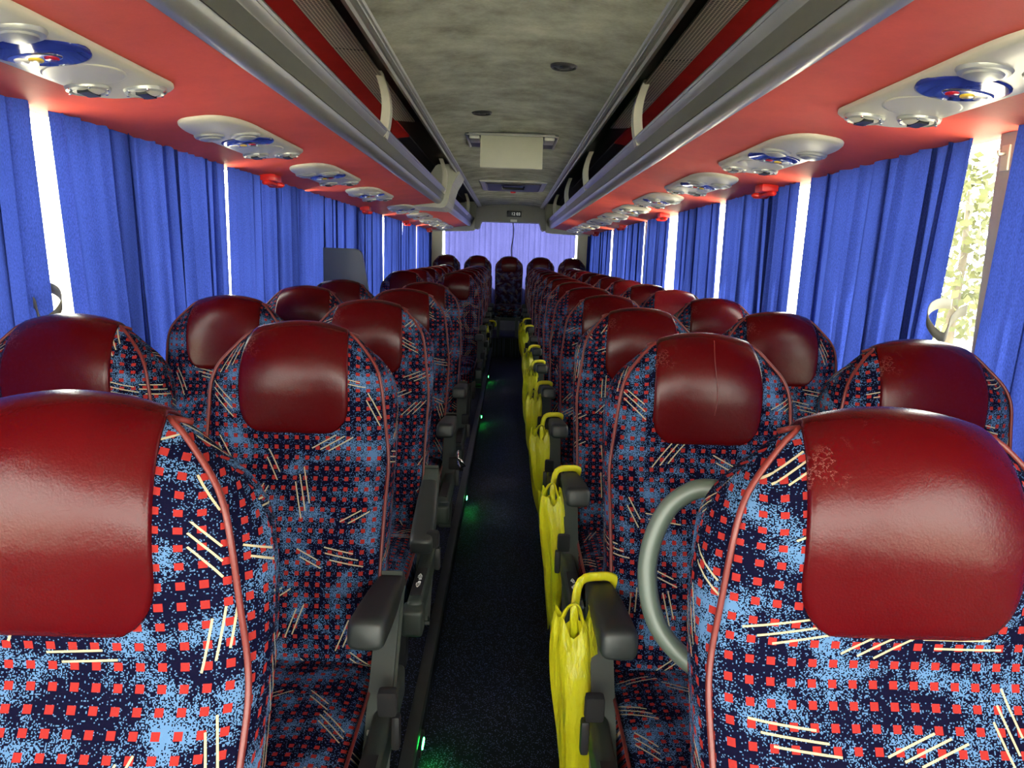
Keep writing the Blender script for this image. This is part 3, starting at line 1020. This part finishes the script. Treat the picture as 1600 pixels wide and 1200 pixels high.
# curtain tiebacks
def tieback(side, off, dz, label):
    P3 = [(1.150, 1.90, -0.088), (1.110, 1.88, -0.086), (1.071, 1.85, -0.094), (1.045, 1.82, -0.108), (1.036, 1.80, -0.128), (1.043, 1.78, -0.150), (1.063, 1.77, -0.164), (1.078, 1.78, -0.146), (1.095, 1.80, -0.124), (1.125, 1.82, -0.106), (1.155, 1.84, -0.098)]
    pts = smooth_path([(side * (x + off), y, CAMZ + z + dz) for x, y, z in P3], 5)
    root = empty('curtain_tieback', (side * (1.15 + off), 1.88, CAMZ + dz - 0.1))
    tag(root, label, 'tieback', 'curtain tiebacks')
    def ribbon(name, pts, wz):
        verts, faces = [], []
        for p in pts:
            q = p - root.location
            verts += [q + Vector((0, 0, wz)), q + Vector((0, 0, -wz))]
        for i in range(len(pts) - 1):
            faces.append((2 * i, 2 * i + 1, 2 * i + 3, 2 * i + 2))
        o = link(name, mesh('tb', verts, faces), M['tieback'], root)
        md = o.modifiers.new('t', 'SOLIDIFY'); md.thickness = 0.002
    ribbon('strap_loop', pts, 0.013)
    ribbon('strap_tail', smooth_path([(side * (1.063 + off), 1.77, CAMZ + dz - 0.166), (side * (1.068 + off), 1.775, CAMZ + dz - 0.19), (side * (1.078 + off), 1.78, CAMZ + dz - 0.23)], 4), 0.010)
tieback(1, 0.0, 0.0, 'grey curved curtain tieback strap in the front right window gap')
tieback(-1, 0.045, -0.03, 'dark curtain tieback strap in the front left window gap')

# ================================================================== READING LIGHT UNITS
def ellipse_prism(name, cx, cy, rx, ry, z0, z1, n=28, dome=0.0):
    verts, faces = [], []
    for z, k in ((z0, 1.0), (z1 * 0.8 + z0 * 0.2, 1.0), (z1, 0.93)):
        for i in range(n):
            a = 2 * math.pi * i / n
            verts.append((cx + rx * k * math.cos(a), cy + ry * k * math.sin(a), z))
    for j in range(2):
        for i in range(n):
            m_ = (i + 1) % n
            faces.append((j * n + i, j * n + m_, (j + 1) * n + m_, (j + 1) * n + i))
    faces.append(tuple(2 * n + i for i in range(n)))
    return mesh(name, verts, faces, True)

UL = 0.80     # unit length
def psu_plate_me(sgn):
    # outline x: -0.10 (wall) .. 0.10 (aisle), y: 0 (near) .. UL (far); z is down (negative)
    out = []
    # near end: long half ellipse swinging to the wall side
    N = 18
    for i in range(N + 1):
        a = math.pi * i / N
        c, s_ = math.cos(a), math.sin(a)
        x = 0.10 * math.copysign(abs(c) ** 0.7, c)
        out.append((x, 0.22 - 0.22 * s_ ** 0.9 * (1.0 - 0.0 * c)))
    # out goes from aisle side (+) over near end to wall side (-); now far end
    far = []
    for i in range(N + 1):
        a = math.pi * i / N
        c, s_ = math.cos(a), math.sin(a)
        x = -0.10 * math.copysign(abs(c) ** 0.55, c)
        far.append((x * (1 - 0.12 * s_), UL - 0.07 + 0.07 * s_ ** 0.8))
    out += far
    n = len(out)
    cx, cy = 0, UL / 2
    verts, faces = [], []
    levels = ((1.0, 0.0), (1.0, -0.006), (0.965, -0.011), (0.88, -0.015), (0.5, -0.017))
    for k, z in levels:
        for x, y in out:
            verts.append((sgn * (cx + (x - cx) * k) * 1.0, cy + (y - cy) * (1 - (1 - k) * 0.5), z))
    for j in range(len(levels) - 1):
        for i in range(n):
            m_ = (i + 1) % n
            faces.append((j * n + i, j * n + m_, (j + 1) * n + m_, (j + 1) * n + i))
    faces.append(tuple((len(levels) - 1) * n + i for i in range(n)))
    me = mesh('plate', verts, faces, True)
    bm = bmesh.new(); bm.from_mesh(me); bmesh.ops.recalc_face_normals(bm, faces=bm.faces); bm.to_mesh(me); bm.free()
    return me
PM = {}
for sgn in (-1, 1):
    PM['plate%d' % sgn] = psu_plate_me(sgn); PM['plate%d' % sgn].materials.append(M['cream'])
PM['lens'] = ellipse_prism('lens', 0, 0, 0.084, 0.085, -0.012, -0.0200); PM['lens'].materials.append(M['lens'])
PM['spk'] = ellipse_prism('spk', 0, 0, 0.078, 0.085, -0.012, -0.0182); PM['spk'].materials.append(M['cream'])
def nozzle_me():
    return lathe_me('nozzle', [(0.046, -0.006), (0.047, -0.016), (0.045, -0.023), (0.039, -0.026), (0.036, -0.020), (0.035, -0.017)], 24)
PM['ring'] = nozzle_me(); PM['ring'].materials.append(M['grey_metal'])
PM['ball'] = lathe_me('ball', [(0.035, -0.017), (0.032, -0.024), (0.022, -0.028), (0.006, -0.030)], 20); PM['ball'].materials.append(M['cream'])
PM['slot'] = box_me('slot', -0.012, 0.012, -0.026, 0.026, -0.0312, -0.022); PM['slot'].materials.append(M['dark_metal'])
PM['lampring'] = lathe_me('lampring', [(0.047, -0.006), (0.047, -0.016), (0.043, -0.022), (0.036, -0.0235)], 24); PM['lampring'].materials.append(M['grey_metal'])
PM['lampglass'] = lathe_me('lampglass', [(0.036, -0.020), (0.032, -0.027), (0.020, -0.031), (0.004, -0.032)], 20); PM['lampglass'].materials.append(M['grey_metal'])
for k, mt in (('red', 'red_btn'), ('yel', 'yel_btn'), ('wht', 'wht_btn')):
    PM['b' + k] = ellipse_prism('b' + k, 0, 0, 0.012, 0.016, -0.017, -0.025, 16); PM['b' + k].materials.append(M[mt])
PM['bring'] = ellipse_prism('bring', 0, 0, 0.050, 0.030, -0.017, -0.0225, 24); PM['bring'].materials.append(M['chrome'])
PM['stud'] = lathe_me('stud', [(0.0035, -0.018), (0.0035, -0.0262), (0.001, -0.0272)], 8); PM['stud'].materials.append(M['chrome'])
SLOPE = math.atan2(0.07, 0.55)
def psu(sgn, y0, label, detail=True, Xc=0.89):
    t = (1.15 - Xc) / 0.55
    zc = CAMZ + 0.322 + 0.078 * t + 0.002
    root = empty('reading_light_panel', (sgn * Xc, y0, zc), (0, sgn * SLOPE, 0))
    tag(root, label, 'light panel', 'reading light panels under the racks')
    a = -sgn            # local +x*a points to the aisle
    plate = link('plate', PM['plate%d' % a], None, root)
    def at(key, name, x, y, par=root, rz=0):
        return link(name, PM[key], None, par, (a * x, y, 0), (0, 0, rz))
    ln = at('lens', 'lens', 0.010, 0.385)
    at('spk', 'speaker_cover', 0.0, 0.545)
    for x, y in ((-0.053, 0.225), (0.044, 0.265)):
        lr = at('lampring', 'lamp_ring', x, y)
        link('lamp_bulb', PM['lampglass'], None, lr)
    for x, y in ((-0.053, 0.650), (0.044, 0.715)):
        vr = at('ring', 'air_nozzle', x, y)
        bl = link('nozzle_ball', PM['ball'], None, vr)
        if detail:
            link('nozzle_slot', PM['slot'], None, vr)
            for k in range(6):
                an = k * math.pi / 3
                link('stud', PM['stud'], None, vr, (0.042 * math.cos(an), 0.042 * math.sin(an), 0))
    at('bring', 'button_ring', -0.012, 0.400)
    at('bred', 'button', 0.018, 0.402)['label'] = 'red call button'
    at('byel', 'button', -0.012, 0.402)['label'] = 'yellow light button'
    at('bwht', 'button', -0.038, 0.400)['label'] = 'white light button'
    return root
NTH = ['first', 'second', 'third', 'fourth', 'fifth', 'sixth', 'seventh', 'eighth', 'ninth', 'tenth']
for i, y in enumerate((1.08, 2.18, 3.28, 4.40, 5.9, 7.0, 8.0, 8.9, 9.8)):
    psu(-1, y, 'cream reading-light panel with blue lens under the left rack, %s from the front' % NTH[i], i < 4)
for i, y in enumerate((1.12, 2.16, 3.16, 4.16, 5.14, 6.12, 7.1, 8.05, 8.95, 9.85)):
    psu(1, y, 'cream reading-light panel with blue lens under the right rack, %s from the front' % NTH[i], i < 4)

# ================================================================== EMERGENCY HAMMERS
def hammer(side, y, label):
    root = empty('emergency_hammer', (side * 1.10, y, CAMZ + 0.30))
    tag(root, label, 'hammer', 'red emergency hammers')
    link('bracket', box_me('hb', -0.035, 0.035, -0.05, 0.05, 0.0, 0.032, 0.006), M['red_plastic'], root)
    link('handle', tube_me('hh', [(0, -0.10, -0.012), (0, -0.03, -0.006), (0, 0.09, -0.006)], [0.010, 0.012, 0.012], 8), M['red_plastic'], root)
    link('head', tube_me('hd', [(-0.04, 0.07, -0.008), (-0.028, 0.07, -0.008), (0.028, 0.07, -0.008), (0.04, 0.07, -0.008)], [0.004, 0.013, 0.013, 0.004], 8), M['red_plastic'], root)
for i, y in enumerate((3.50, 5.75, 8.0, 10.2)):
    hammer(-1, y, 'red emergency hammer clipped above the left windows, %s from the front' % NTH[i])
for i, y in enumerate((3.25, 5.4, 7.4, 9.6)):
    hammer(1, y, 'red emergency hammer clipped above the right windows, %s from the front' % NTH[i])

# ================================================================== CEILING FITTINGS
def ceil_z(x): return ZT + 0.035 * (1 - (x / 0.44) ** 2)
for (x, y, lb) in ((0.185, 2.83, 'round black ceiling speaker right of centre, nearer the camera'), (-0.15, 3.78, 'round black ceiling speaker left of centre, farther back')):
    r_ = empty('ceiling_speaker', (x, y, ceil_z(x)))
    tag(r_, lb, 'speaker', 'round ceiling speakers')
    link('rim', lathe_me('rim', [(0.050, 0.004), (0.050, -0.004), (0.045, -0.009), (0.040, -0.006), (0.038, 0.0)], 28), M['black'], r_)
    link('grille', lathe_me('gr', [(0.039, -0.001), (0.030, -0.006), (0.012, -0.008), (0.003, -0.010)], 24), M['dark_metal'], r_)
    for k in range(3):
        link('screw', lathe_me('scr', [(0.005, -0.004), (0.005, -0.0085), (0.002, -0.010)], 8), M['chrome'], r_, (0.024 * math.cos(k * 2.1), 0.024 * math.sin(k * 2.1), 0))
# fold-down monitor
mon = empty('fold_down_monitor', (0.0, 4.35, ZT + 0.03))
tag(mon, 'cream-backed fold-down monitor hanging from the ceiling over the aisle', 'monitor')
fr = link('recess_frame', None if False else extrude_profile('rf', [(-0.265, 0.0), (-0.265, -0.012), (0.265, -0.012), (0.265, 0.0)], 0.0, 0.52), M['dark_metal'], mon)
link('recess_rim', tube_me('rr', [(-0.262, 0.50, -0.012), (-0.262, 0.03, -0.012), (-0.24, 0.0, -0.012), (0.24, 0.0, -0.012), (0.262, 0.03, -0.012), (0.262, 0.50, -0.012)], 0.008, 6), M['rail'], mon)
for s_ in (-1, 1):
    link('hinge_cover', box_me('hc', min(s_ * 0.185, s_ * 0.245), max(s_ * 0.185, s_ * 0.245), 0.03, 0.20, -0.035, -0.01, 0.008), M['rail'], mon)
sb = link('screen_back', box_me('sb', -0.178, 0.178, -0.012, 0.012, -0.185, 0.0, 0.006), M['cream2'], mon, (0, 0.03, -0.015), (R(-10), 0, 0))
sb['label'] = 'cream back of the lowered screen'
link('screen', box_me('scr', -0.160, 0.160, 0.0122, 0.0135, -0.170, -0.02), M['black'], sb)
# roof hatch
ht = empty('roof_hatch', (0.02, 7.0, ZT + 0.028))
tag(ht, 'dark roof hatch with grey frame in the rear ceiling', 'hatch')
link('hatch_frame', extrude_profile('hf', [(-0.33, 0.0), (-0.31, -0.020), (0.31, -0.020), (0.33, 0.0)], 0.0, 0.95), M['rail'], ht)
link('hatch_panel', extrude_profile('hp', [(-0.27, -0.018), (-0.25, -0.030), (0.25, -0.030), (0.27, -0.018)], 0.08, 0.87), M['dark_metal'], ht)
link('hatch_handle', tube_me('hh', [(-0.10, 0.3, -0.028), (-0.10, 0.3, -0.05), (0.10, 0.3, -0.05), (0.10, 0.3, -0.028)], 0.012, 8), M['black'], ht)
link('release_knob', lathe_me('kn', [(0.03, -0.02), (0.028, -0.045), (0.012, -0.05)], 12), M['red_plastic'], ht, (0, 1.1, 0.02))
# clock on the soffit
ck = empty('digital_clock', (0.05, 10.44, CAMZ + 0.565))
tag(ck, 'small black digital clock on the rear soffit', 'clock')
link('case', box_me('case', -0.10, 0.10, -0.012, 0.008, -0.04, 0.04, 0.006), M['black'], ck)
me = text_me('digits', '12 03', 0.055); me.materials.append(M['clock'])
dg_ = link('digits', me, None, ck, (0.02, -0.0128, 0.0), (R(90), 0, 0))
dg_['label'] = 'pale digits 12 03'
st = link('paper_label', box_me('pl', -0.045, 0.045, -0.006, 0.0, -0.016, 0.016, 0.001), M['sticker'], None, (0.045, 10.447, CAMZ + 0.475))
tag(st, 'small pale sticker on the lower edge of the rear soffit', 'sticker')
# cable hanging between the rear curtains
cb = link('hanging_cable', tube_me('cb', smooth_path([(0.035, 10.76, CAMZ + 0.46), (0.05, 11.0, CAMZ + 0.38), (0.045, 11.28, CAMZ + 0.25), (0.025, 11.29, CAMZ + 0.1), (0.035, 11.29, CAMZ - 0.1), (0.03, 11.29, CAMZ - 0.3)], 5), 0.008, 6), M['black'])
tag(cb, 'black cable hanging between the rear curtains', 'cable')

# ================================================================== STAIRWELL PARTITION (left, middle door)
def partition_me():
    out = [(-1.145, PLAT), (-1.145, CAMZ + 0.012)]
    r_ = 0.055
    cx, cz = -0.955 + 0.0, CAMZ + 0.012 - r_
    for i in range(9):
        a = math.pi / 2 * (1 - i / 8)
        out.append((cx - 0.0 + r_ * math.cos(a), cz + r_ * math.sin(a)))
    out += [(-0.865, CAMZ - 0.25), (-0.84, CAMZ - 0.6), (-0.84, PLAT)]
    return extrude_profile('part', out, 4.62, 4.645)
pt = link('stairwell_partition', partition_me(), M['panel_blue'])
tag(pt, 'slate blue partition panel with rounded corner by the left windows', 'partition')

# ================================================================== YELLOW BAGS
def bag(X, Y, Z, L, wd, label, seed, lean=0.0, strap=True):
    """bag hung from an armrest: X,Y,Z is the top of the arm; hangs on the aisle side"""
    rnd = random.Random(seed)
    root = empty('plastic_bag', (X, Y, Z))
    tag(root, label, 'plastic bag', 'yellow bags hanging from the right armrests')
    m = 22
    n = 28
    verts, faces = [], []
    ph = [rnd.uniform(0, 6) for _ in range(6)]
    for j in range(m + 1):
        v = j / m
        # width along y (fore-aft) and x thickness; gathered at the top, full in the upper third, narrowing below
        prof = interp([(0.0, 0.80), (0.06, 1.0), (0.15, 1.05), (0.35, 1.0), (0.6, 0.90), (0.8, 0.70), (1.0, 0.30)], v)
        hx = wd * prof
        hy = 0.016 + 0.034 * math.sin(math.pi * min(1, v * 0.9 + 0.05)) ** 0.8
        z = -0.075 - L * v
        cx = -0.052 - 0.010 * math.sin(v * 3.0 + ph[0]) + lean * v
        cy = -0.02 + 0.02 * math.sin(v * 4 + ph[1])
        for k in range(n):
            a = 2 * math.pi * k / n
            wr = 1 + 0.10 * math.sin(3 * a + ph[2] + 2.5 * v) + 0.10 * math.sin(6 * a + ph[3] - 3 * v) + 0.07 * math.sin(11 * a + 7 * v + ph[4])
            c, s_ = math.cos(a), math.sin(a)
            zz = z
            if j < 3: zz += (0.040 * abs(c) ** 2 - 0.012 * math.sin(5 * a + ph[5])) * (1 - j / 3)
            if j == m: zz -= 0.02 * math.sin(4 * a + ph[5])
            verts.append((cx + hx * c * wr, cy + hy * s_ * wr, zz))
    for j in range(m):
        for k in range(n):
            m_ = (k + 1) % n
            faces.append((j * n + k, j * n + m_, (j + 1) * n + m_, (j + 1) * n + k))
    faces.append(tuple(m * n + k for k in range(n)))
    link('bag_body', mesh('bag', verts, faces), M['bag'], root)
    # handles looped over the arm
    pts = smooth_path([(-0.050, -0.01, -0.105), (-0.052, 0.0, -0.05), (-0.040, 0.02, 0.004), (0.0, 0.03, 0.012), (0.028, 0.035, 0.006), (0.040, 0.035, -0.02), (0.034, 0.02, -0.045)], 4)
    link('bag_handle', tube_me('bh', pts, 0.010, 8, rx=0.004), M['bag'], root)
    pts = smooth_path([(-0.085, -0.02, -0.085), (-0.072, -0.028, -0.035), (-0.052, -0.03, -0.02), (-0.040, -0.028, -0.05), (-0.030, -0.02, -0.09)], 4)
    link('bag_tail', tube_me('bt', pts, 0.011, 6, rx=0.003), M['bag'], root)
    return root
BAGS = [(1, 0.46, 0.042), (2, 0.42, 0.034), (3, 0.36, 0.040), (4, 0.34, 0.040), (5, 0.36, 0.042), (6, 0.30, 0.036), (8, 0.30, 0.034), (9, 0.34, 0.034)]
for i, (n, L, wd) in enumerate(BAGS):
    bag(0.214, row_y(n) - 0.16, PLAT + 0.635, L, wd, 'yellow plastic bag hanging from the armrest of the right aisle seat, %s row' % ORD[n], 11 + i, 0.01)
lb_ = bag(-0.16, row_y(9) - 0.16, PLAT + 0.60, 0.14, 0.022, 'yellow plastic bag hanging from a left aisle armrest, tenth row', 40)

# ================================================================== FLOOR LIGHTS
for i, y in enumerate((1.86, 3.98, 6.1, 8.2)):
    r_ = empty('aisle_light', (-0.198, y, 0.055))
    tag(r_, 'small green aisle light on the left platform riser, %s from the front' % NTH[i], 'aisle light', 'green aisle lights')
    link('housing', box_me('hs', -0.006, 0.004, -0.045, 0.045, -0.012, 0.012, 0.002), M['black'], r_)
    link('led', box_me('led', 0.004, 0.007, -0.02, 0.02, -0.005, 0.005), M['green_led'], r_)

# ================================================================== OUTSIDE
gr = link('ground', mesh('ground', [(-60, -40, -1.3), (60, -40, -1.3), (60, 60, -1.3), (-60, 60, -1.3)], [(0, 1, 2, 3)]), M['ground'])
gr['kind'] = 'structure'; gr['label'] = 'pale sunlit ground outside the coach'
def tree(x, y, h, r, label, seed):
    rnd = random.Random(seed)
    root = empty('tree', (x, y, -1.3))
    tag(root, label, 'tree', 'trees outside the windows')
    link('trunk', tube_me('trunk', [(0, 0, 0), (0.05, 0.03, h * 0.3), (0.1, -0.05, h * 0.6), (0.05, 0, h * 0.85)], [0.14, 0.11, 0.07, 0.03], 8), M['bark'], root)
    verts, faces = [], []
    for i in range(1500):
        while True:
            p = Vector((rnd.uniform(-1, 1), rnd.uniform(-1, 1), rnd.uniform(-1, 1)))
            if p.length < 1: break
        c = Vector((p.x * r, p.y * r, h * 0.62 + p.z * h * 0.38))
        a = Vector((rnd.uniform(-1, 1), rnd.uniform(-1, 1), rnd.uniform(-1, 1))).normalized() * 0.12
        b = a.cross(Vector((rnd.uniform(-1, 1), rnd.uniform(-1, 1), rnd.uniform(-1, 1)))).normalized() * 0.07
        k = len(verts)
        verts += [c - a, c + b, c + a, c - b]
        faces.append((k, k + 1, k + 2, k + 3))
    fo = link('foliage', mesh('fol', verts, faces, False), M['leaf'], root)
    fo['kind'] = 'stuff'
tree(7.4, 8.6, 4.6, 1.5, 'green tree seen through the front right window gap', 3)
tree(-9.5, 8.2, 4.8, 1.6, 'pale tree seen through the front left window gap', 5)
tree(9.0, 15.0, 5.0, 1.7, 'tree seen through the second right window gap', 9)
